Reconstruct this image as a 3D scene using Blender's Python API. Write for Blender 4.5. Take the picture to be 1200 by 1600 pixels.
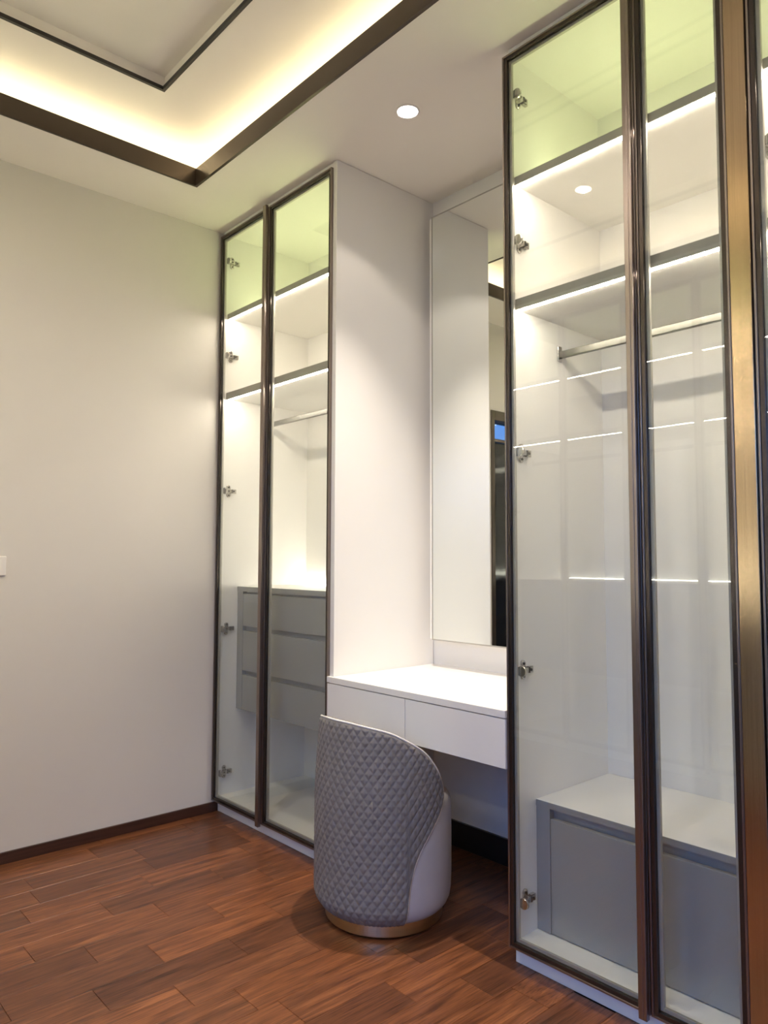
import bpy, bmesh, math, random
from mathutils import Matrix, Vector

# ---------------------------------------------------------------- clear
for o in list(bpy.data.objects):
    bpy.data.objects.remove(o, do_unlink=True)
SC = bpy.context.scene
COL = SC.collection
PI = math.pi
random.seed(7)

# ---------------------------------------------------------------- camera
YAW, PITCH, ROLL, FPX = math.radians(41.972), math.radians(3.691), math.radians(-0.162), 1154.0
EYE = 1.1975
fwd = Vector((math.sin(YAW) * math.cos(PITCH), math.cos(YAW) * math.cos(PITCH), math.sin(PITCH)))
rgt = fwd.cross(Vector((0, 0, 1))).normalized()
dwn = fwd.cross(rgt)
r2 = rgt * math.cos(ROLL) + dwn * math.sin(ROLL)
d2 = -rgt * math.sin(ROLL) + dwn * math.cos(ROLL)
cd = bpy.data.cameras.new('camera')
cam = bpy.data.objects.new('camera', cd)
COL.objects.link(cam)
cd.sensor_fit = 'VERTICAL'
cd.sensor_height = 36.0
cd.lens = FPX * 36.0 / 1600.0
cd.clip_start = 0.02
M = Matrix((r2, -d2, -fwd)).transposed().to_4x4()
M.translation = Vector((0, 0, EYE))
cam.matrix_world = M
SC.camera = cam

# ---------------------------------------------------------------- world, daylight, exposure
SKY_COL, SKY_STR = (0.15, 0.40, 1.0), 4.2
W = bpy.data.worlds.new('dusk_sky')
SC.world = W
W.use_nodes = True
nt = W.node_tree
nt.nodes.clear()
wo = nt.nodes.new('ShaderNodeOutputWorld')
wb = nt.nodes.new('ShaderNodeBackground')
wb.inputs['Color'].default_value = (*SKY_COL, 1)
wb.inputs['Strength'].default_value = SKY_STR
nt.links.new(wb.outputs[0], wo.inputs['Surface'])

VS = SC.view_settings
VS.view_transform = 'Standard'
VS.look = 'None'
VS.exposure = 0.32
VS.gamma = 1.0
VS.use_curve_mapping = False
SC.cycles.diffuse_bounces = 6

# light levels of the room's lamps and the added lime strips
COVE_E, COVE_C = 12.0, (1.0, 0.90, 0.58)
LED_E, LED_C = 74.0, (1.0, 0.89, 0.73)
LIME_E, LIME_C = 24.0, (0.93, 1.0, 0.52)
BANK_E = 34.0
NICHE_W, NICHE_CORE_W, ROOM_W = 5.5, 126.0, 37.0
DL_C = (1.0, 0.89, 0.77)

# ---------------------------------------------------------------- dimensions (metres)
D = 1.792            # wardrobe door plane
XO = -0.44           # opposite wardrobe door plane
XR = 2.36            # wall behind the wardrobes
XL = -1.06           # left wall
YB = 3.222           # back wall
YF = -1.90           # wall behind the camera
ZC = 2.825           # lower ceiling
ZR = 3.00            # recessed ceiling in the tray
ZI = 3.05            # inner raised panel
TX0, TX1, TY0, TY1 = -0.134, 1.486, -1.30, 2.884      # tray opening
IX0, IX1, IY0, IY1 = 0.156, 1.196, -1.00, 2.600       # inner panel opening

# ---------------------------------------------------------------- materials
def new_mat(name):
    m = bpy.data.materials.new(name)
    m.use_nodes = True
    t = m.node_tree
    t.nodes.clear()
    out = t.nodes.new('ShaderNodeOutputMaterial')
    return m, t, out

def pbr(name, col, rough=0.5, metal=0.0, noise=0.03, scale=6.0, bump=0.0, bscale=200.0, coat=0.0, spec=0.5, stretch=None, rough_var=0.0):
    m, t, out = new_mat(name)
    p = t.nodes.new('ShaderNodeBsdfPrincipled')
    p.inputs['Roughness'].default_value = rough
    p.inputs['Metallic'].default_value = metal
    p.inputs['Coat Weight'].default_value = coat
    p.inputs['Coat Roughness'].default_value = 0.12
    p.inputs['Specular IOR Level'].default_value = spec
    tc = t.nodes.new('ShaderNodeTexCoord')
    mp = t.nodes.new('ShaderNodeMapping')
    if stretch:
        mp.inputs['Scale'].default_value = stretch
    t.links.new(tc.outputs['Object'], mp.inputs['Vector'])
    nz = t.nodes.new('ShaderNodeTexNoise')
    nz.inputs['Scale'].default_value = scale
    nz.inputs['Detail'].default_value = 3
    t.links.new(mp.outputs[0], nz.inputs['Vector'])
    rp = t.nodes.new('ShaderNodeValToRGB')
    rp.color_ramp.elements[0].position = 0.3
    rp.color_ramp.elements[1].position = 0.7
    rp.color_ramp.elements[0].color = (*[c * (1 - noise) for c in col], 1)
    rp.color_ramp.elements[1].color = (*[min(1, c * (1 + noise)) for c in col], 1)
    t.links.new(nz.outputs['Fac'], rp.inputs['Fac'])
    t.links.new(rp.outputs['Color'], p.inputs['Base Color'])
    if rough_var:
        mr = t.nodes.new('ShaderNodeMapRange')
        mr.inputs['To Min'].default_value = rough - rough_var
        mr.inputs['To Max'].default_value = rough + rough_var
        t.links.new(nz.outputs['Fac'], mr.inputs['Value'])
        t.links.new(mr.outputs[0], p.inputs['Roughness'])
    if bump:
        n2 = t.nodes.new('ShaderNodeTexNoise')
        n2.inputs['Scale'].default_value = bscale
        t.links.new(mp.outputs[0], n2.inputs['Vector'])
        b = t.nodes.new('ShaderNodeBump')
        b.inputs['Strength'].default_value = bump
        b.inputs['Distance'].default_value = 0.001
        t.links.new(n2.outputs['Fac'], b.inputs['Height'])
        t.links.new(b.outputs[0], p.inputs['Normal'])
    t.links.new(p.outputs[0], out.inputs['Surface'])
    return m

def emit(name, col, strength):
    m, t, out = new_mat(name)
    e = t.nodes.new('ShaderNodeEmission')
    e.inputs['Color'].default_value = (*col, 1)
    e.inputs['Strength'].default_value = strength
    t.links.new(e.outputs[0], out.inputs['Surface'])
    return m

def thin_glass(name, tint=(0.96, 0.975, 0.965), ior=1.5):
    m, t, out = new_mat(name)
    tr = t.nodes.new('ShaderNodeBsdfTransparent')
    tr.inputs['Color'].default_value = (*tint, 1)
    gl = t.nodes.new('ShaderNodeBsdfGlossy')
    gl.inputs['Roughness'].default_value = 0.0
    fr = t.nodes.new('ShaderNodeFresnel')
    ge = t.nodes.new('ShaderNodeNewGeometry')
    mr = t.nodes.new('ShaderNodeMapRange')
    mr.inputs['To Min'].default_value = ior
    mr.inputs['To Max'].default_value = 1.0 / ior
    t.links.new(ge.outputs['Backfacing'], mr.inputs['Value'])
    t.links.new(mr.outputs[0], fr.inputs['IOR'])
    mx = t.nodes.new('ShaderNodeMixShader')
    t.links.new(fr.outputs[0], mx.inputs['Fac'])
    t.links.new(tr.outputs[0], mx.inputs[1])
    t.links.new(gl.outputs[0], mx.inputs[2])
    t.links.new(mx.outputs[0], out.inputs['Surface'])
    return m

def wood_floor():
    m, t, out = new_mat('merbau_plank')
    N, L = t.nodes.new, t.links.new
    p = N('ShaderNodeBsdfPrincipled')
    tc = N('ShaderNodeTexCoord')
    oi = N('ShaderNodeObjectInfo')
    mul = N('ShaderNodeMath'); mul.operation = 'MULTIPLY'; mul.inputs[1].default_value = 37.0
    L(oi.outputs['Random'], mul.inputs[0])
    cmb = N('ShaderNodeCombineXYZ')
    L(mul.outputs[0], cmb.inputs[0]); L(mul.outputs[0], cmb.inputs[1])
    add = N('ShaderNodeVectorMath'); add.operation = 'ADD'
    L(tc.outputs['Object'], add.inputs[0]); L(cmb.outputs[0], add.inputs[1])
    mp = N('ShaderNodeMapping')
    mp.inputs['Scale'].default_value = (3.0, 42.0, 10.0)
    L(add.outputs[0], mp.inputs['Vector'])
    n1 = N('ShaderNodeTexNoise'); n1.inputs['Scale'].default_value = 1.0; n1.inputs['Detail'].default_value = 8; n1.inputs['Roughness'].default_value = 0.65
    n1.inputs['Distortion'].default_value = 0.6
    L(mp.outputs[0], n1.inputs['Vector'])
    mp2 = N('ShaderNodeMapping')
    mp2.inputs['Scale'].default_value = (9.0, 260.0, 20.0)
    L(add.outputs[0], mp2.inputs['Vector'])
    n2 = N('ShaderNodeTexNoise'); n2.inputs['Scale'].default_value = 1.0; n2.inputs['Detail'].default_value = 4
    L(mp2.outputs[0], n2.inputs['Vector'])
    rp = N('ShaderNodeValToRGB')
    e = rp.color_ramp.elements
    e[0].position = 0.28; e[0].color = (0.076, 0.029, 0.014, 1)
    e[1].position = 0.74; e[1].color = (0.315, 0.128, 0.054, 1)
    k = e.new(0.5); k.color = (0.185, 0.070, 0.030, 1)
    L(n1.outputs['Fac'], rp.inputs['Fac'])
    # dark pores
    rp2 = N('ShaderNodeValToRGB')
    rp2.color_ramp.elements[0].position = 0.34; rp2.color_ramp.elements[0].color = (0.45, 0.42, 0.40, 1)
    rp2.color_ramp.elements[1].position = 0.52; rp2.color_ramp.elements[1].color = (1, 1, 1, 1)
    L(n2.outputs['Fac'], rp2.inputs['Fac'])
    mx = N('ShaderNodeMix'); mx.data_type = 'RGBA'; mx.blend_type = 'MULTIPLY'; mx.inputs[0].default_value = 0.95
    L(rp.outputs[0], mx.inputs[6]); L(rp2.outputs[0], mx.inputs[7])
    # plank to plank tone
    rp3 = N('ShaderNodeValToRGB')
    ee = rp3.color_ramp.elements
    ee[0].position = 0.0; ee[0].color = (0.62, 0.58, 0.60, 1)
    ee[1].position = 1.0; ee[1].color = (1.25, 1.15, 1.02, 1)
    kk = ee.new(0.35); kk.color = (0.95, 0.92, 0.92, 1)
    L(oi.outputs['Random'], rp3.inputs['Fac'])
    mx2 = N('ShaderNodeMix'); mx2.data_type = 'RGBA'; mx2.blend_type = 'MULTIPLY'; mx2.inputs[0].default_value = 1.0
    L(mx.outputs[2], mx2.inputs[6]); L(rp3.outputs[0], mx2.inputs[7])
    L(mx2.outputs[2], p.inputs['Base Color'])
    p.inputs['Roughness'].default_value = 0.30
    p.inputs['Specular IOR Level'].default_value = 0.45
    bp = N('ShaderNodeBump'); bp.inputs['Strength'].default_value = 0.15; bp.inputs['Distance'].default_value = 0.0006
    L(n2.outputs['Fac'], bp.inputs['Height']); L(bp.outputs[0], p.inputs['Normal'])
    L(p.outputs[0], out.inputs['Surface'])
    return m

MT = {}
MT['wall'] = pbr('warm_white_paint', (0.755, 0.715, 0.660), 0.65, noise=0.012, scale=2.0, bump=0.05, bscale=350)
MT['ceiling'] = pbr('ceiling_paint', (0.91, 0.86, 0.80), 0.7, noise=0.01, scale=2.0)
MT['lam'] = pbr('white_laminate', (0.855, 0.835, 0.80), 0.28, noise=0.01, scale=3.0)
MT['lam_int'] = pbr('cabinet_interior_laminate', (0.845, 0.825, 0.785), 0.4, noise=0.01, scale=3.0)
MT['grey_lam'] = pbr('grey_laminate', (0.33, 0.33, 0.325), 0.27, noise=0.015, scale=3.0)
MT['edge'] = pbr('grey_aluminium_edge', (0.32, 0.305, 0.26), 0.5, noise=0.03, scale=30, metal=0.0)
MT['bronze'] = pbr('dark_bronze_metal', (0.085, 0.070, 0.062), 0.26, metal=0.85, noise=0.02, scale=4, stretch=(60, 60, 1))
MT['bead'] = pbr('brown_grey_glazing_bead', (0.42, 0.40, 0.36), 0.4, metal=0.3, noise=0.05, scale=5)
MT['handle'] = pbr('bronze_handle_metal', (0.30, 0.25, 0.225), 0.34, metal=1.0, noise=0.02, scale=4, stretch=(60, 60, 1))
MT['gold'] = pbr('brushed_gold_metal', (0.56, 0.42, 0.275), 0.19, metal=1.0, noise=0.07, scale=3, stretch=(90, 90, 1), bump=0.03, bscale=60)
MT['brass'] = pbr('satin_brass', (0.72, 0.59, 0.36), 0.30, metal=1.0, noise=0.06, scale=4, stretch=(1, 1, 80))
MT['chrome'] = pbr('nickel_hinge_metal', (0.55, 0.53, 0.50), 0.2, metal=1.0, noise=0.1, scale=40)
MT['rail'] = pbr('satin_rail_metal', (0.17, 0.165, 0.155), 0.25, metal=1.0, noise=0.04, scale=10)
MT['darkmetal'] = pbr('black_screw_metal', (0.06, 0.055, 0.05), 0.35, metal=0.7, noise=0.1, scale=40)
MT['trim'] = pbr('dark_brown_trim_metal', (0.085, 0.066, 0.052), 0.30, metal=0.7, noise=0.05, scale=3)
MT['trim_b'] = pbr('black_trim', (0.02, 0.017, 0.015), 0.4, noise=0.05, scale=3)
MT['base'] = pbr('dark_wood_baseboard', (0.060, 0.026, 0.018), 0.35, noise=0.25, scale=4, stretch=(1, 20, 20))
MT['blackbase'] = pbr('black_plinth', (0.012, 0.011, 0.013), 0.35, noise=0.1, scale=4)
MT['subfloor'] = pbr('dark_subfloor', (0.025, 0.011, 0.007), 0.7, noise=0.1, scale=4)
MT['plank'] = wood_floor()
MT['paving'] = pbr('added_dark_paving', (0.06, 0.06, 0.055), 0.8, noise=0.2, scale=3)
MT['block_wall'] = pbr('grey_block_wall', (0.16, 0.155, 0.15), 0.8, noise=0.15, scale=2)
MT['glass'] = thin_glass('clear_door_glass')
MT['wglass'] = thin_glass('window_glass', (0.92, 0.95, 1.0))
MT['tglass'] = thin_glass('tinted_transom_glass', (0.40, 0.42, 0.44))
MT['mirror'] = pbr('mirror_silver', (0.88, 0.91, 0.88), 0.0, metal=1.0, noise=0.0)
MT['led'] = emit('white_led', LED_C, LED_E)
MT['lime'] = emit('added_yellow_green_glow', LIME_C, LIME_E)
MT['bank'] = emit('warm_counter_led', (1.0, 0.95, 0.82), BANK_E)
MT['cove'] = emit('warm_cove_led', COVE_C, COVE_E)
MT['lens'] = emit('downlight_lens', (1.0, 0.97, 0.92), 18.0)
MT['plastic'] = pbr('white_plastic', (0.90, 0.86, 0.82), 0.3, noise=0.01, scale=10)
MT['leather'] = pbr('pale_grey_leather', (0.56, 0.545, 0.555), 0.42, noise=0.03, scale=12, bump=0.12, bscale=500)
MT['velvet'] = pbr('quilted_grey_fabric', (0.225, 0.209, 0.20), 0.62, noise=0.06, scale=30, bump=0.25, bscale=900, spec=0.4)
MT['piping'] = pbr('white_leather_piping', (0.78, 0.74, 0.70), 0.4, noise=0.02, scale=20)
MT['blackglass'] = pbr('black_door_panel', (0.006, 0.007, 0.012), 0.1, noise=0.1, scale=3)

# ---------------------------------------------------------------- builders
def box(bm, x0, x1, y0, y1, z0, z1):
    if x0 > x1: x0, x1 = x1, x0
    if y0 > y1: y0, y1 = y1, y0
    if z0 > z1: z0, z1 = z1, z0
    v = [bm.verts.new(c) for c in ((x0, y0, z0), (x1, y0, z0), (x1, y1, z0), (x0, y1, z0),
                                   (x0, y0, z1), (x1, y0, z1), (x1, y1, z1), (x0, y1, z1))]
    for f in ((0, 3, 2, 1), (4, 5, 6, 7), (0, 1, 5, 4), (1, 2, 6, 5), (2, 3, 7, 6), (3, 0, 4, 7)):
        bm.faces.new([v[i] for i in f])

def lathe(bm, prof, seg=64, c=(0, 0, 0), axis='z'):
    """revolve (r, h) pairs about an axis through c"""
    rings = []
    for r, h in prof:
        ring = []
        for i in range(seg):
            a = 2 * PI * i / seg
            u, w = r * math.cos(a), r * math.sin(a)
            co = {'z': (c[0] + u, c[1] + w, c[2] + h), 'x': (c[0] + h, c[1] + u, c[2] + w), 'y': (c[0] + w, c[1] + h, c[2] + u)}[axis]
            ring.append(bm.verts.new(co))
        rings.append(ring)
    for a, b in zip(rings, rings[1:]):
        for i in range(seg):
            j = (i + 1) % seg
            bm.faces.new((a[i], a[j], b[j], b[i]))
    bm.faces.new(list(reversed(rings[0])))
    bm.faces.new(rings[-1])

def tube(bm, pts, r, seg=8):
    rings = []
    n = len(pts)
    for i, p in enumerate(pts):
        p = Vector(p)
        t = (Vector(pts[min(i + 1, n - 1)]) - Vector(pts[max(i - 1, 0)])).normalized()
        a = t.cross(Vector((0, 0, 1)))
        if a.length < 0.05:
            a = t.cross(Vector((1, 0, 0)))
        a.normalize()
        b = t.cross(a).normalized()
        rings.append([bm.verts.new(p + r * (math.cos(2 * PI * k / seg) * a + math.sin(2 * PI * k / seg) * b)) for k in range(seg)])
    for A, B in zip(rings, rings[1:]):
        for k in range(seg):
            l = (k + 1) % seg
            bm.faces.new((A[k], A[l], B[l], B[k]))
    bm.faces.new(rings[0]); bm.faces.new(list(reversed(rings[-1])))

def obj(name, bm, mat, parent=None, bevel=0.0, smooth=False, seg=2):
    bmesh.ops.recalc_face_normals(bm, faces=bm.faces[:])
    me = bpy.data.meshes.new(name)
    bm.to_mesh(me)
    bm.free()
    me.materials.append(MT[mat] if isinstance(mat, str) else mat)
    if smooth:
        for p in me.polygons:
            p.use_smooth = True
    o = bpy.data.objects.new(name, me)
    COL.objects.link(o)
    if parent:
        o.parent = parent
    if bevel:
        b = o.modifiers.new('bevel', 'BEVEL')
        b.width = bevel
        b.segments = seg
        b.limit_method = 'ANGLE'
        b.angle_limit = math.radians(40)
    return o

def bxo(name, mat, parent, *boxes, bevel=0.0):
    bm = bmesh.new()
    for b in boxes:
        box(bm, *b)
    return obj(name, bm, mat, parent, bevel)

def thing(name, label, cat, loc=(0, 0, 0), rz=0.0, group=None):
    o = bpy.data.objects.new(name, None)
    o.empty_display_size = 0.1
    COL.objects.link(o)
    o.location = loc
    o.rotation_euler = (0, 0, rz)
    o['label'] = label
    o['category'] = cat
    if group:
        o['group'] = group
    return o

def tag(o, label, cat, group=None):
    o['label'] = label
    o['category'] = cat
    if group:
        o['group'] = group
    return o

def struct(o, label, cat):
    o['kind'] = 'structure'
    o['label'] = label
    o['category'] = cat
    return o

# ---------------------------------------------------------------- floor with single planks
fl = bxo('floor', 'subfloor', None, (XL - 0.1, XR + 0.1, YF - 0.1, YB + 0.1, -0.06, -0.009))
struct(fl, 'reddish brown hardwood strip floor', 'floor')
PW, PL, GAP = 0.128, 0.424, 0.0009
offs = {0: 0.756, 1: 0.620, 2: 0.820, 5: 0.766, -1: 0.894, -2: 0.620, -3: 0.828, -4: 0.582, -5: 0.70, -6: 0.761, -7: 0.615}
bm = bmesh.new()
box(bm, -PL / 2 + GAP / 2, PL / 2 - GAP / 2, -PW / 2 + GAP / 2, PW / 2 - GAP / 2, -0.009, 0.0)
first = obj('plank', bm, 'plank', fl)
pm = first.data
def bev_plank(me):
    b = bmesh.new(); b.from_mesh(me)
    es = [e for e in b.edges if all(v.co.z > -0.004 for v in e.verts)]
    bmesh.ops.bevel(b, geom=es, offset=0.0009, segments=1, affect='EDGES')
    b.to_mesh(me); b.free()
bev_plank(pm)
used_first = False
rng = random.Random(3)
for row in range(-34, 8):
    y0 = 2.385 + row * PW
    y1 = min(y0 + PW, YB)
    y0c = max(y0, YF)
    if y1 - y0c < 0.01:
        continue
    # the floor runs under the desk between the wardrobes, elsewhere to the toe kicks
    xs, xe = XO - 0.02, D + 0.036
    if y0 > 1.30 and y1 < 2.45:
        xe = XR
    if y1 < 1.40:
        xs = XL
    st = offs.get(row, rng.uniform(0, PL))
    k0 = math.floor((xs - st) / PL)
    x = st + k0 * PL
    while x < xe - 0.004:
        a, b = max(x, xs), min(x + PL, xe)
        if b - a > 0.012:
            if not used_first:
                o = first; used_first = True
            else:
                o = first.copy(); COL.objects.link(o); o.parent = fl
            o.location = ((a + b) / 2, (y0c + y1) / 2, 0)
            o.scale = ((b - a) / PL, (y1 - y0c) / PW, 1)
        x += PL

# ---------------------------------------------------------------- walls
DX0, DX1, DZ = -0.22, 0.676, 2.22          # door opening in the back wall
w = bxo('wall_back', 'wall', None, (DX1, XR + 0.1, YB, YB + 0.12, -0.06, 3.2), (XL - 0.1, DX0, YB, YB + 0.12, -0.06, 3.2), (DX0, DX1, YB, YB + 0.12, DZ, 3.2))
struct(w, 'plain warm white back wall left of the wardrobe', 'wall')
w = bxo('wall_right', 'lam', None, (XR, XR + 0.1, YF - 0.1, YB, -0.06, 3.2))
struct(w, 'white wall behind the vanity niche and wardrobes', 'wall')
WY0, WY1, WZ0, WZ1 = -1.25, 1.15, 0.12, 2.35   # daylight window beside the camera
w = bxo('wall_left', 'wall', None, (XL - 0.1, XL, YF - 0.1, WY0, -0.06, 3.2), (XL - 0.1, XL, WY1, YB, -0.06, 3.2),
        (XL - 0.1, XL, WY0, WY1, -0.06, WZ0), (XL - 0.1, XL, WY0, WY1, WZ1, 3.2))
struct(w, 'white wall with the large window opposite the wardrobes', 'wall')
w = bxo('wall_front', 'wall', None, (XL, XR, YF - 0.1, YF, -0.06, 3.2))
struct(w, 'plain white wall behind the viewer', 'wall')

# window
wn = bxo('window_1', 'trim', None, (XL - 0.08, XL - 0.02, WY0, WY0 + 0.05, WZ0, WZ1), (XL - 0.08, XL - 0.02, WY1 - 0.05, WY1, WZ0, WZ1),
         (XL - 0.08, XL - 0.02, WY0 + 0.05, WY1 - 0.05, WZ0, WZ0 + 0.05), (XL - 0.08, XL - 0.02, WY0 + 0.05, WY1 - 0.05, WZ1 - 0.05, WZ1),
         (XL - 0.08, XL - 0.02, -0.075, -0.025, WZ0 + 0.05, WZ1 - 0.05), bevel=0.003)
struct(wn, 'large dark framed window opposite the wardrobes', 'window')
bxo('pane', 'wglass', wn, (XL - 0.055, XL - 0.05, WY0 + 0.05, -0.075, WZ0 + 0.05, WZ1 - 0.05))
bxo('pane', 'wglass', wn, (XL - 0.055, XL - 0.05, -0.025, WY1 - 0.05, WZ0 + 0.05, WZ1 - 0.05))

# door with transom, seen in the mirror
fw = 0.034
dr = bxo('door_1', 'trim', None, (DX0, DX0 + fw, YB - 0.008, YB + 0.10, 0, DZ), (DX1 - fw, DX1, YB - 0.008, YB + 0.10, 0, DZ),
         (DX0 + fw, DX1 - fw, YB - 0.008, YB + 0.10, DZ - 0.066, DZ), (DX0 + fw, DX1 - fw, YB + 0.01, YB + 0.09, 2.01, 2.03), bevel=0.002)
struct(dr, 'dark framed black door with blue transom pane, seen in the mirror', 'door')
bxo('door_leaf', 'blackglass', dr, (DX0 + fw + 0.003, DX1 - fw - 0.003, YB + 0.035, YB + 0.075, 0.006, 2.007), bevel=0.002)
bxo('pane', 'tglass', dr, (DX0 + fw, DX1 - fw, YB + 0.05, YB + 0.055, 2.03, DZ - 0.066))
bm = bmesh.new()
tube(bm, [(DX0 + 0.085, YB + 0.034, 1.0), (DX0 + 0.085, YB - 0.012, 1.0), (DX0 + 0.20, YB - 0.012, 1.0)], 0.009, 12)
obj('door_handle', bm, 'handle', dr, smooth=True)

# baseboards
b = bxo('baseboard_back', 'base', None, (DX1 + 0.001, D + 0.034, YB - 0.012, YB - 0.0005, 0, 0.045), bevel=0.002)
struct(b, 'low dark wood baseboard along the back wall', 'baseboard')
b = bxo('baseboard_right', 'blackbase', None, (XR - 0.014, XR - 0.0005, 1.438, 2.292, 0.001, 0.105), bevel=0.002)
struct(b, 'black baseboard on the wall under the vanity desk', 'baseboard')

# unseen ground and wall added outside the window to block low sky light
gd = bxo('ground', 'paving', None, (XL - 9, XL - 0.12, -12, 12, -0.40, -0.30))
struct(gd, 'dark paving added outside the window, unseen, to block sky light from below', 'ground')
gw = bxo('sky_block_wall', 'block_wall', None, (XL - 3.7, XL - 3.5, -12, 12, -0.30, 1.9), (XL - 3.74, XL - 3.46, -12, 12, 1.9, 1.96), bevel=0.01)
tag(gw, 'grey wall added outside the window, unseen, to hide the low sky', 'wall')

# ---------------------------------------------------------------- ceiling with lit tray
bm = bmesh.new()
SB = 0.022
# lower soffit ring
box(bm, XL, TX0, YF, YB, ZC, ZC + SB)
box(bm, TX1, XR, YF, YB, ZC, ZC + SB)
box(bm, TX0, TX1, YF, TY0, ZC, ZC + SB)
box(bm, TX0, TX1, TY1, YB, ZC, ZC + SB)
# recessed ceiling ring around the inner panel
box(bm, XL, IX0, YF, YB, ZR, ZR + 0.16)
box(bm, IX1, XR, YF, YB, ZR, ZR + 0.16)
box(bm, IX0, IX1, YF, IY0, ZR, ZR + 0.16)
box(bm, IX0, IX1, IY1, YB, ZR, ZR + 0.16)
# inner raised panel
box(bm, IX0, IX1, IY0, IY1, ZI, ZR + 0.16)
# outer faces of the cove
CV = 0.17
box(bm, TX0 - CV - 0.02, TX0 - CV, TY0 - CV, TY1 + CV, ZC + SB, ZR)
box(bm, TX1 + CV, TX1 + CV + 0.02, TY0 - CV, TY1 + CV, ZC + SB, ZR)
box(bm, TX0 - CV, TX1 + CV, TY0 - CV - 0.02, TY0 - CV, ZC + SB, ZR)
box(bm, TX0 - CV, TX1 + CV, TY1 + CV, TY1 + CV + 0.02, ZC + SB, ZR)
ce = obj('ceiling', bm, 'ceiling')
struct(ce, 'cream tray ceiling with a glowing cove', 'ceiling')

LZ = ZC + 0.074
def ring(bm, x0, x1, y0, y1, t, z0, z1):
    """frame of thickness t laid outside the rectangle"""
    box(bm, x0 - t, x0, y0 - t, y1 + t, z0, z1)
    box(bm, x1, x1 + t, y0 - t, y1 + t, z0, z1)
    box(bm, x0, x1, y0 - t, y0, z0, z1)
    box(bm, x0, x1, y1, y1 + t, z0, z1)
bm = bmesh.new()
t_ = 0.012
ring(bm, TX0 + t_, TX1 - t_, TY0 + t_, TY1 - t_, t_, ZC - 0.003, LZ)
t1 = obj('trim_1', bm, 'trim')
struct(t1, 'dark bronze lip around the ceiling tray', 'trim')
bm = bmesh.new()
ring(bm, IX0 + 0.012, IX1 - 0.012, IY0 + 0.012, IY1 - 0.012, 0.012, ZR - 0.010, ZR + 0.004)
t2 = obj('trim_2', bm, 'trim_b')
struct(t2, 'thin black trim around the inner ceiling panel', 'trim')

cl = thing('cove_light', 'warm LED strip hidden behind the dark tray lip', 'light', ((TX0 + TX1) / 2, (TY0 + TY1) / 2, ZC + SB))
bm = bmesh.new()
cx_, cy_ = (TX0 + TX1) / 2, (TY0 + TY1) / 2
bm2 = bmesh.new()
o_ = 0.10
for (a0, a1, b0, b1) in ((TX0 - o_ - 0.02, TX0 - o_, TY0 - o_, TY1 + o_), (TX1 + o_, TX1 + o_ + 0.02, TY0 - o_, TY1 + o_),
                         (TX0 - o_, TX1 + o_, TY0 - o_ - 0.02, TY0 - o_), (TX0 - o_, TX1 + o_, TY1 + o_, TY1 + o_ + 0.02)):
    box(bm, a0 - cx_, a1 - cx_, b0 - cy_, b1 - cy_, 0.030, 0.038)
    box(bm2, a0 - cx_, a1 - cx_, b0 - cy_, b1 - cy_, 0.0005, 0.0298)
obj('led_strip', bm, 'cove', cl)
obj('batten', bm2, 'ceiling', cl)

# ---------------------------------------------------------------- downlights
def downlight(loc, label, beams):
    t = thing('ceiling_downlight', label, 'downlight', loc, group='recessed round downlights')
    bm = bmesh.new()
    R1, R0 = 0.044, 0.037
    seg = 48
    prof = [(R1, 0.0), (R1, -0.003), (R1 - 0.002, -0.004), (R0 + 0.001, -0.004), (R0, -0.003), (R0, 0.0)]
    rings = []
    for r, h in prof:
        rings.append([bm.verts.new((r * math.cos(2 * PI * i / seg), r * math.sin(2 * PI * i / seg), h)) for i in range(seg)])
    for A, B in zip(rings, rings[1:]):
        for i in range(seg):
            j = (i + 1) % seg
            bm.faces.new((A[i], A[j], B[j], B[i]))
    obj('trim_ring', bm, 'plastic', t, smooth=True)
    bm = bmesh.new()
    lathe(bm, [(R0, -0.0005), (R0, -0.0015), (R0 * 0.6, -0.003), (0.001, -0.0035)], 40)
    obj('lens', bm, 'lens', t, smooth=True)
    for watts, half_deg, blend, soft in beams:      # wide spill and narrow core of the same lamp
        ld = bpy.data.lights.new('downlight_lamp', 'SPOT')
        ld.energy = watts
        ld.color = DL_C
        ld.spot_size = 2 * math.radians(half_deg)
        ld.spot_blend = blend
        ld.shadow_soft_size = soft
        lo = bpy.data.objects.new('downlight_lamp', ld)
        COL.objects.link(lo)
        lo.parent = t
        lo.location = (0, 0, -0.011)
    return t
downlight((1.790, 1.868, ZC), 'round white recessed downlight in the ceiling above the vanity niche', [(NICHE_W, 54, 0.25, 0.006), (NICHE_CORE_W, 34, 1.0, 0.006)])
downlight((0.467, 2.00, ZI), 'round recessed downlight in the inner ceiling panel, nearest the back wall', [(ROOM_W, 80, 1.0, 0.006)])
downlight((0.467, 0.75, ZI), 'round recessed downlight in the inner ceiling panel above the viewer', [(ROOM_W, 80, 1.0, 0.006)])
downlight((0.467, -0.50, ZI), 'round recessed downlight in the inner ceiling panel, farthest from the back wall', [(ROOM_W, 80, 1.0, 0.006)])

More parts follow.
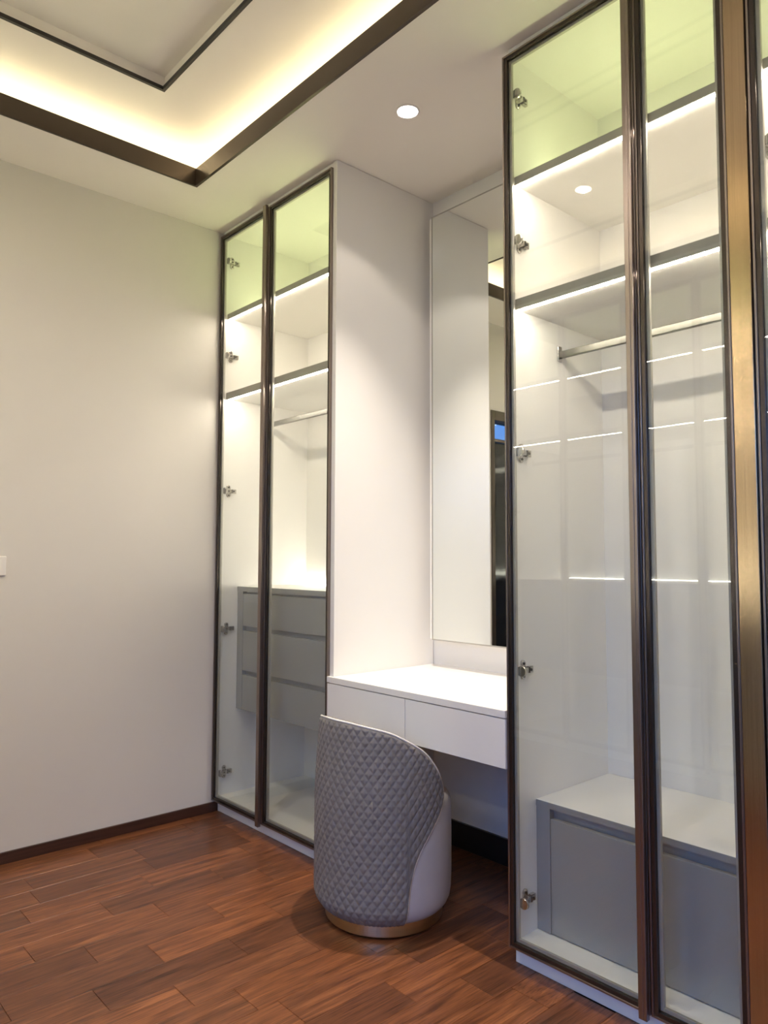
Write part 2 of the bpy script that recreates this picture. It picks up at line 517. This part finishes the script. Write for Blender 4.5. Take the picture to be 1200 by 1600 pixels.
# ---------------------------------------------------------------- wardrobes
HZ = [0.182, 0.862, 1.530, 2.200, 2.676]
DZ0, DZ1 = 0.056, 2.800
def make_hinge():
    """cup hinge: +x into the cabinet, +y away from the side panel, origin on panel face behind the door edge"""
    bm = bmesh.new()
    # butterfly plate on the side panel
    lathe(bm, [(0.0015, 0), (0.011, 0.0), (0.011, 0.004), (0.009, 0.006), (0.0015, 0.006)], 16, (0.034, 0, 0.019), 'y')
    lathe(bm, [(0.0015, 0), (0.011, 0.0), (0.011, 0.004), (0.009, 0.006), (0.0015, 0.006)], 16, (0.034, 0, -0.019), 'y')
    box(bm, 0.024, 0.044, 0, 0.005, -0.022, 0.022)
    # arm
    box(bm, 0.012, 0.066, 0.005, 0.017, -0.0075, 0.0075)
    box(bm, 0.050, 0.072, 0.002, 0.013, -0.010, 0.010)
    # knuckle and cup
    box(bm, 0.0, 0.020, 0.010, 0.024, -0.0095, 0.0095)
    lathe(bm, [(0.001, 0), (0.0155, 0), (0.0165, 0.002), (0.0165, 0.008), (0.001, 0.009)], 20, (0.001, 0.020, 0), 'x')
    return bm
hb = make_hinge()
bmesh.ops.recalc_face_normals(hb, faces=hb.faces[:])
HM = bpy.data.meshes.new('hinge'); hb.to_mesh(HM); hb.free(); HM.materials.append(MT['chrome'])
sb_ = bmesh.new()
lathe(sb_, [(0.0005, 0), (0.0042, 0), (0.0042, 0.0018), (0.0005, 0.0018)], 10, (0.034, 0.006, 0.019), 'y')
lathe(sb_, [(0.0005, 0), (0.0042, 0), (0.0042, 0.0018), (0.0005, 0.0018)], 10, (0.034, 0.006, -0.019), 'y')
lathe(sb_, [(0.0005, 0), (0.0045, 0), (0.0045, 0.0018), (0.0005, 0.0018)], 10, (0.028, 0.017, 0), 'y')
lathe(sb_, [(0.0005, 0), (0.0045, 0), (0.0045, 0.0018), (0.0005, 0.0018)], 10, (0.056, 0.017, 0), 'y')
for v in sb_.verts:
    pass
bmesh.ops.recalc_face_normals(sb_, faces=sb_.faces[:])
box(sb_, 0.044, 0.050, 0.004, 0.018, -0.0085, 0.0085)
SM = bpy.data.meshes.new('hinge_screw'); sb_.to_mesh(SM); sb_.free(); SM.materials.append(MT['darkmetal'])

def wardrobe(label, rx, rot, y_hi, y_lo, joint, panel_hi, panel_lo, bank, shelf_z=((2.388, 2.412), (1.984, 2.016)), backx=None, group=None, hinge_lo=True):
    """front plane at local x = 0, depth towards +x; y in room order (y_hi = left seen from the room)"""
    ym = (y_hi + y_lo) / 2
    root = thing('wardrobe', label, 'wardrobe', (rx, ym, 0), rot, group)
    Y = lambda v: v - ym
    BX = (XR - D - 0.002) if backx is None else backx
    FX = 0.024                                    # carcass front
    # side panels: (y0, y1, front x)
    ih, il = min(panel_hi[:2]), max(panel_lo[:2])      # interior faces
    ZT = ZC - 0.002
    bxo('side_panel', 'lam', root, (panel_hi[2], BX, Y(panel_hi[0]), Y(panel_hi[1]), 0.056, ZT), (0.036, BX, Y(panel_hi[0]), Y(panel_hi[1]), 0.0, 0.056), bevel=0.0008)
    bxo('side_panel', 'lam', root, (panel_lo[2], BX, Y(panel_lo[0]), Y(panel_lo[1]), 0.056, ZT), (0.036, BX, Y(panel_lo[0]), Y(panel_lo[1]), 0.0, 0.056), bevel=0.0008)
    bxo('back_panel', 'lam_int', root, (BX - 0.035, BX - 0.015, Y(il), Y(ih), 0.057, ZT))
    bxo('bottom_panel', 'lam_int', root, (FX, BX - 0.035, Y(il), Y(ih), 0.057, 0.075), bevel=0.001)
    bxo('top_panel', 'lam_int', root, (FX + 0.005, BX - 0.035, Y(il), Y(ih), 2.808, 2.822))
    bxo('toe_kick', 'lam', root, (0.036, 0.054, Y(il), Y(ih), 0.0, 0.056), bevel=0.001)
    bxo('top_filler', 'lam', root, (0.012, 0.030, Y(il), Y(ih), 2.802, ZT), bevel=0.001)
    # added glowing strip on the upper shelf, tints the top compartment yellow-green
    zs = shelf_z[0][1]
    bxo('led_strip', 'lime', root, (0.22, 0.235, Y(il) + 0.03, Y(ih) - 0.03, zs + 0.0005, zs + 0.008))
    SX = 0.036
    for (z0, z1) in shelf_z:
        s = bxo('shelf', 'lam_int', root, (SX + 0.006, BX - 0.035, Y(il), Y(ih), z0, z1))
        bxo('shelf_edge', 'edge', s, (SX, SX + 0.006, Y(il), Y(ih), z0 - 0.002, z1), bevel=0.0008)
        bxo('led_strip', 'led', s, (SX + 0.007, SX + 0.019, Y(il) + 0.004, Y(ih) - 0.004, z0 - 0.004, z0 - 0.0002))
    # hanging rail
    rodx, rodz = 0.268, 1.880
    r = bxo('hanging_rail', 'rail', root, (rodx - 0.008, rodx + 0.008, Y(il) + 0.006, Y(ih) - 0.006, rodz - 0.011, rodz + 0.011), bevel=0.0015)
    for yy, s in ((Y(ih), -1), (Y(il), 1)):
        bxo('rail_socket', 'chrome', r, (rodx - 0.011, rodx + 0.011, yy, yy + s * 0.007, rodz - 0.022, rodz + 0.030), bevel=0.003)
    # doors
    gaps = [y_hi] + list(joint) + [y_lo]
    FW = 0.018
    for i in range(len(gaps) - 1):
        a, b = Y(gaps[i]) - (0.0015 if i else 0), Y(gaps[i + 1]) + (0.0015 if i < len(gaps) - 2 else 0)   # a > b
        d = bxo('door', 'bronze', root,
                (0.0015, 0.022, a - FW, a - 0.006, DZ0 + 0.006, DZ1 - 0.006), (0.0015, 0.022, b + 0.006, b + FW, DZ0 + 0.006, DZ1 - 0.006),
                (0.0015, 0.022, b + FW, a - FW, DZ0 + 0.006, DZ0 + FW), (0.0015, 0.022, b + FW, a - FW, DZ1 - FW, DZ1 - 0.006), bevel=0.0012)
        bxo('edge_trim', 'handle', d,
            (-0.001, 0.022, a - 0.006, a, DZ0, DZ1), (-0.001, 0.022, b, b + 0.006, DZ0, DZ1),
            (-0.001, 0.022, b + 0.006, a - 0.006, DZ0, DZ0 + 0.006), (-0.001, 0.022, b + 0.006, a - 0.006, DZ1 - 0.006, DZ1), bevel=0.001)
        bead = 0.010
        bxo('glazing_bead', 'bead', d,
            (0.012, 0.0215, a - FW - bead, a - FW, DZ0 + FW, DZ1 - FW), (0.012, 0.0215, b + FW, b + FW + bead, DZ0 + FW, DZ1 - FW),
            (0.012, 0.0215, b + FW + bead, a - FW - bead, DZ0 + FW, DZ0 + FW + bead), (0.012, 0.0215, b + FW + bead, a - FW - bead, DZ1 - FW - bead, DZ1 - FW), bevel=0.001)
        bxo('glass_pane', 'glass', d, (0.006, 0.011, b + FW - 0.002, a - FW + 0.002, DZ0 + FW - 0.002, DZ1 - FW + 0.002))
        if i % 2 == 0 and i < len(gaps) - 2:
            # full height pull profile on the meeting stile
            bxo('handle', 'handle', d, (-0.016, -0.0012, b + 0.001, b + 0.010, DZ0 - 0.010, DZ1 + 0.006), (-0.016, -0.012, b + 0.010, b + 0.024, DZ0 - 0.010, DZ1 + 0.006), bevel=0.0012)
        hs = []
        if i % 2 == 0:
            hs = [(Y(ih) if i == 0 else a - 0.004, -1)]
        else:
            hs = [(Y(il) if i == len(gaps) - 2 else b + 0.004, 1)] if hinge_lo else []
        for yy, s in hs:
            for hz in HZ:
                h = bpy.data.objects.new('hinge', HM); COL.objects.link(h); h.parent = d
                h.location = (0.022, yy, hz); h.scale = (1, s, 1)
                h2 = bpy.data.objects.new('hinge_screw', SM); COL.objects.link(h2); h2.parent = d
                h2.location = (0.022, yy, hz); h2.scale = (1, s, 1)
    # fitted units
    if bank == 'drawers':
        fx = 0.118
        u = bxo('drawer_unit', 'grey_lam', root, (fx + 0.02, BX - 0.036, Y(il) + 0.001, Y(ih) - 0.001, 0.474, 1.040),
                (fx, fx + 0.02, Y(ih) - 0.052, Y(ih) - 0.001, 0.474, 1.040), (fx, fx + 0.02, Y(il) + 0.001, Y(il) + 0.052, 0.474, 1.040))
        bxo('unit_top', 'lam', u, (fx, BX - 0.036, Y(il) + 0.001, Y(ih) - 0.001, 1.041, 1.065), bevel=0.001)
        bxo('top_edge', 'grey_lam', u, (fx - 0.002, fx, Y(il) + 0.001, Y(ih) - 0.001, 1.041, 1.064))
        for z0, z1 in ((0.474, 0.640), (0.661, 0.852), (0.873, 1.030)):
            bxo('drawer_front', 'grey_lam', u, (fx, fx + 0.018, Y(il) + 0.054, Y(ih) - 0.054, z0 + 0.001, z1), bevel=0.0015)
        bxo('led_strip', 'bank', u, (BX - 0.052, BX - 0.040, Y(il) + 0.02, Y(ih) - 0.02, 1.066, 1.072))
    if bank == 'bench':
        fx = 0.118
        u = bxo('drawer_unit', 'grey_lam', root, (fx + 0.022, BX - 0.036, Y(il) + 0.001, Y(ih) - 0.001, 0.076, 0.444),
                (fx, fx + 0.022, Y(ih) - 0.050, Y(ih) - 0.001, 0.076, 0.444), (fx, fx + 0.022, Y(il) + 0.001, Y(il) + 0.050, 0.076, 0.444))
        bxo('unit_top', 'lam', u, (fx, BX - 0.036, Y(il) + 0.001, Y(ih) - 0.001, 0.4445, 0.463), bevel=0.001)
        bxo('top_edge', 'grey_lam', u, (fx - 0.002, fx, Y(il) + 0.001, Y(ih) - 0.001, 0.4445, 0.4622))
        bxo('drawer_front', 'grey_lam', u, (fx, fx + 0.018, Y(il) + 0.052, Y(ih) - 0.052, 0.079, 0.415), bevel=0.0015)
    return root

wardrobe('bronze framed glass wardrobe in the corner by the back wall, three grey drawers inside', D, 0,
         3.214, 2.319, [2.780], (3.200, 3.218, 0.024), (2.294, 2.3185, 0.010), 'drawers')
wardrobe('bronze framed glass wardrobe right of the vanity desk, low grey bench drawer inside', D, 0,
         1.434, 0.742, [0.985], (1.418, 1.436, 0.024), (0.742, 0.760, 0.024), 'bench', hinge_lo=False)
wardrobe('glass wardrobe cut off by the right picture edge, beyond the gold panel', D, 0,
         0.687, -0.213, [0.237], (0.669, 0.687, 0.024), (-0.213, -0.195, 0.024), 'drawers')
wardrobe('four door glass wardrobe on the opposite side, seen only as a reflection in the glass', XO, PI,
         3.214, 1.420, [2.765, 2.317, 1.869], (3.196, 3.214, 0.024), (1.420, 1.438, 0.024), 'drawers', backx=(XO - XL - 0.002))

# gold filler panel between the wardrobes
g = thing('filler_panel', 'tall brushed gold metal panel at the right edge of the picture', 'panel', (D, 0.7145, 0))
bxo('panel_face', 'gold', g, (-0.006, 0.004, -0.0245, 0.0245, 0.0, ZC - 0.003), bevel=0.0012)
bxo('panel_core', 'bronze', g, (0.004, 0.10, -0.0265, 0.0265, 0.0, ZC - 0.003))

# ---------------------------------------------------------------- vanity niche
dk = thing('vanity_desk', 'white floating vanity desk with two drawers between the glass wardrobes', 'desk', (D, 1.8775, 0))
ym = 1.8775
bxo('worktop', 'lam', dk, (0.0075, XR - D - 0.001, 1.4375 - ym, 2.2925 - ym, 0.720, 0.743), (-0.006, 0.0075, 1.4375 - ym, 2.3165 - ym, 0.720, 0.743), bevel=0.0012)
cs = bxo('case', 'lam', dk, (0.022, XR - D - 0.12, 1.4375 - ym, 2.2925 - ym, 0.571, 0.7195))
for a, b in ((1.4385, 1.8755), (1.8785, 2.3160)):
    hi_ = b - ym
    bxo('drawer', 'lam', dk, (-0.004, 0.0075, a - ym, hi_, 0.569, 0.7165), bevel=0.001)

mr = thing('wall_mirror', 'tall frameless mirror on a white board above the vanity desk', 'mirror', (XR, 1.875, 0))
MY0, MY1, MZ0, MZ1, MX = 1.53, 2.216, 0.862, 2.702, 2.275
bxo('backing_board', 'lam', mr, (MX + 0.006 - XR, -0.001, MY0 - 0.022 - 1.875, MY1 + 0.022 - 1.875, MZ0 - 0.003, MZ1 + 0.003), bevel=0.001)
bxo('mirror_glass', 'mirror', mr, (MX - XR, MX + 0.0055 - XR, MY0 - 1.875, MY1 - 1.875, MZ0, MZ1))

bm = bmesh.new()
for (a0, a1, c0, c1) in ((MY1 - 0.0005, MY1 + 0.0045, MZ0 - 0.0045, MZ1 + 0.0045), (MY0 - 0.0045, MY0 + 0.0005, MZ0 - 0.0045, MZ1 + 0.0045),
                         (MY0 + 0.0005, MY1 - 0.0005, MZ1 - 0.0005, MZ1 + 0.0045), (MY0 + 0.0005, MY1 - 0.0005, MZ0 - 0.0045, MZ0 + 0.0005)):
    box(bm, MX - 0.0012 - XR, MX + 0.0055 - XR, a0 - 1.875, a1 - 1.875, c0, c1)
obj('edge_strip', bm, 'bead', mr)

# light switch on the back wall
sw = thing('light_switch', 'small white light switch plate on the back wall', 'switch', (0.798, YB, 1.168))
bxo('plate', 'plastic', sw, (-0.061, 0.061, -0.009, -0.0005, -0.039, 0.039), bevel=0.003)
for sx in (-0.029, 0.0, 0.029):
    bxo('rocker', 'plastic', sw, (sx - 0.013, sx + 0.013, -0.012, -0.0085, -0.024, 0.024), bevel=0.0015)

# ---------------------------------------------------------------- barrel stool
CX, CY = 1.745, 1.935
st = thing('barrel_stool', 'grey quilted barrel stool with pale sides and brass base at the vanity desk', 'stool', (CX, CY, 0))
bm = bmesh.new()
lathe(bm, [(0.190, 0.008), (0.199, 0.009), (0.200, 0.011), (0.200, 0.050), (0.19, 0.052)], 96)
obj('base_ring', bm, 'brass', st, smooth=False, bevel=0.0)
for k in range(6):
    bm = bmesh.new()
    a = 2 * PI * (k + 0.5) / 6
    lathe(bm, [(0.008, 0.0), (0.011, 0.001), (0.011, 0.0085)], 14, (0.172 * math.cos(a), 0.172 * math.sin(a), 0))
    obj('foot', bm, 'darkmetal', st)
# pale body
bm = bmesh.new()
prof = [(0.05, 0.046), (0.196, 0.046), (0.207, 0.050), (0.217, 0.060), (0.2245, 0.076), (0.2285, 0.10), (0.2305, 0.15), (0.2310, 0.25), (0.2305, 0.34), (0.2290, 0.375),
        (0.2260, 0.392), (0.2200, 0.402), (0.2100, 0.407), (0.05, 0.407)]
lathe(bm, prof, 96)
obj('seat_body', bm, 'leather', st, smooth=True)
bm = bmesh.new()
prof = [(0.02, 0.402), (0.190, 0.402), (0.197, 0.408), (0.199, 0.418), (0.195, 0.430), (0.182, 0.438), (0.12, 0.445), (0.02, 0.447)]
lathe(bm, prof, 72)
obj('seat_cushion', bm, 'leather', st, smooth=True)

# quilted wrap-around back; phi is the angle away from the back direction (-x)
def interp(tab, x):
    for (a, b), (c, d) in zip(tab, tab[1:]):
        if x <= c:
            t = (x - a) / (c - a) if c > a else 0
            return b + (d - b) * t
    return tab[-1][1]
def smooth_tab(tab, n=6):
    """Catmull-Rom resample of (x, y) points"""
    pts = [tab[0]] + list(tab) + [tab[-1]]
    out = []
    for i in range(1, len(pts) - 2):
        p0, p1, p2, p3 = pts[i - 1:i + 3]
        for k in range(n):
            t = k / n
            out.append(tuple(0.5 * ((2 * p1[j]) + (-p0[j] + p2[j]) * t + (2 * p0[j] - 5 * p1[j] + 4 * p2[j] - p3[j]) * t * t + (-p0[j] + 3 * p1[j] - 3 * p2[j] + p3[j]) * t ** 3) for j in range(2)))
    out.append(tab[-1])
    return out
TOP = [(0, 0.672), (20, 0.669), (48, 0.650), (64, 0.624), (82, 0.580), (94, 0.530), (101, 0.485), (104.5, 0.440)]
LOW = [(0, 0.047), (65.5, 0.047), (66.5, 0.10), (68, 0.157), (72, 0.224), (78, 0.275), (89, 0.332), (98, 0.372), (103, 0.408), (104.5, 0.440)]
TOPs, LOWs = smooth_tab(TOP), [(0, 0.047)] + smooth_tab(LOW[1:])
PH = 104.5
def Rout(z):
    if z < 0.10:
        t = (0.10 - z) / 0.055
        return 0.2365 - 0.030 * t * t
    if z > 0.40:
        return 0.2365 - 0.015 * ((z - 0.40) / 0.27) ** 1.3
    return 0.2365
QW, QH = 0.0295, 0.0385
def relief(phi, z):
    u = 0.2365 * phi / QW
    v = z / QH
    a = abs(((u + v) % 1.0) - 0.5) * 2      # 0 mid .. 1 seam
    b = abs(((u - v) % 1.0) - 0.5) * 2
    s = max(a, b)
    return 1 - s ** 2.2 - 0.18 * (1 - (1 - s) * 2 if s > 0.5 else 0)
NU, NV = 340, 230
def phis(i):
    s = -1 + 2 * i / NU
    return PH * s
bm = bmesh.new()
outer, inner = [], []
for i in range(NU + 1):
    ph = phis(i)
    ap = abs(ph)
    zt, zl = interp(TOPs, ap), interp(LOWs, ap)
    co, ci = [], []
    a = PI + math.radians(ph)
    for j in range(NV + 1):
        t = j / NV
        z = zl + (zt - zl) * t
        # distance to the border flattens the quilting and rounds the rim
        de = min((zt - z), (z - zl) if zl > 0.06 else 1, 1.0)
        de2 = min(de, max(0.0, (PH - ap)) * 0.004 + 0.004)
        ed = max(0.0, min(1.0, de2 / 0.014))
        rnd = 0.007 * (1 - math.sqrt(max(0, 1 - (1 - max(0, min(1, de / 0.010))) ** 2)))
        R = Rout(z) + 0.0034 * ed * relief(math.radians(ph), z) - rnd
        co.append(bm.verts.new((R * math.cos(a), R * math.sin(a), z)))
    outer.append(co)
    for j in range(0, NV + 1, 10):
        t = j / NV
        z = zl + (zt - zl) * t
        thick = 0.010 if z < 0.40 else 0.010 + 0.030 * min(1, (z - 0.40) / 0.03)
        rim = max(0, min(1, (zt - z) / 0.02))
        thick = 0.010 + (thick - 0.010) * (0.55 + 0.45 * rim)
        R = Rout(z) - thick
        ci.append(bm.verts.new((R * math.cos(a), R * math.sin(a), z)))
    inner.append(ci)
for i in range(NU):
    for j in range(NV):
        q = (outer[i][j], outer[i + 1][j], outer[i + 1][j + 1], outer[i][j + 1])
        try:
            bm.faces.new(q)
        except ValueError:
            pass
    for j in range(len(inner[0]) - 1):
        bm.faces.new((inner[i][j], inner[i][j + 1], inner[i + 1][j + 1], inner[i + 1][j]))
    bm.faces.new((outer[i][NV], outer[i + 1][NV], inner[i + 1][-1], inner[i][-1]))
    bm.faces.new((outer[i][0], inner[i][0], inner[i + 1][0], outer[i + 1][0]))
qb = obj('quilted_back', bm, 'velvet', st, smooth=True)
# piping along the whole border
pts = []
def bp(ph, z):
    a = PI + math.radians(ph)
    R = Rout(z) - 0.004
    return (R * math.cos(a), R * math.sin(a), z)
right = [(p, z) for p, z in LOWs if p >= 65.5]
for p, z in right:
    pts.append(bp(-p, z))
top = list(reversed(TOPs))
for p, z in top:
    pts.append(bp(-p, z + 0.001))
for p, z in TOPs[1:]:
    pts.append(bp(p, z + 0.001))
for p, z in reversed(right):
    pts.append(bp(p, z))
cl_ = [pts[0]]
for p in pts[1:]:
    if (Vector(p) - Vector(cl_[-1])).length > 0.002:
        cl_.append(p)
bm = bmesh.new()
tube(bm, cl_, 0.0034, 8)
obj('piping', bm, 'piping', qb, smooth=True)
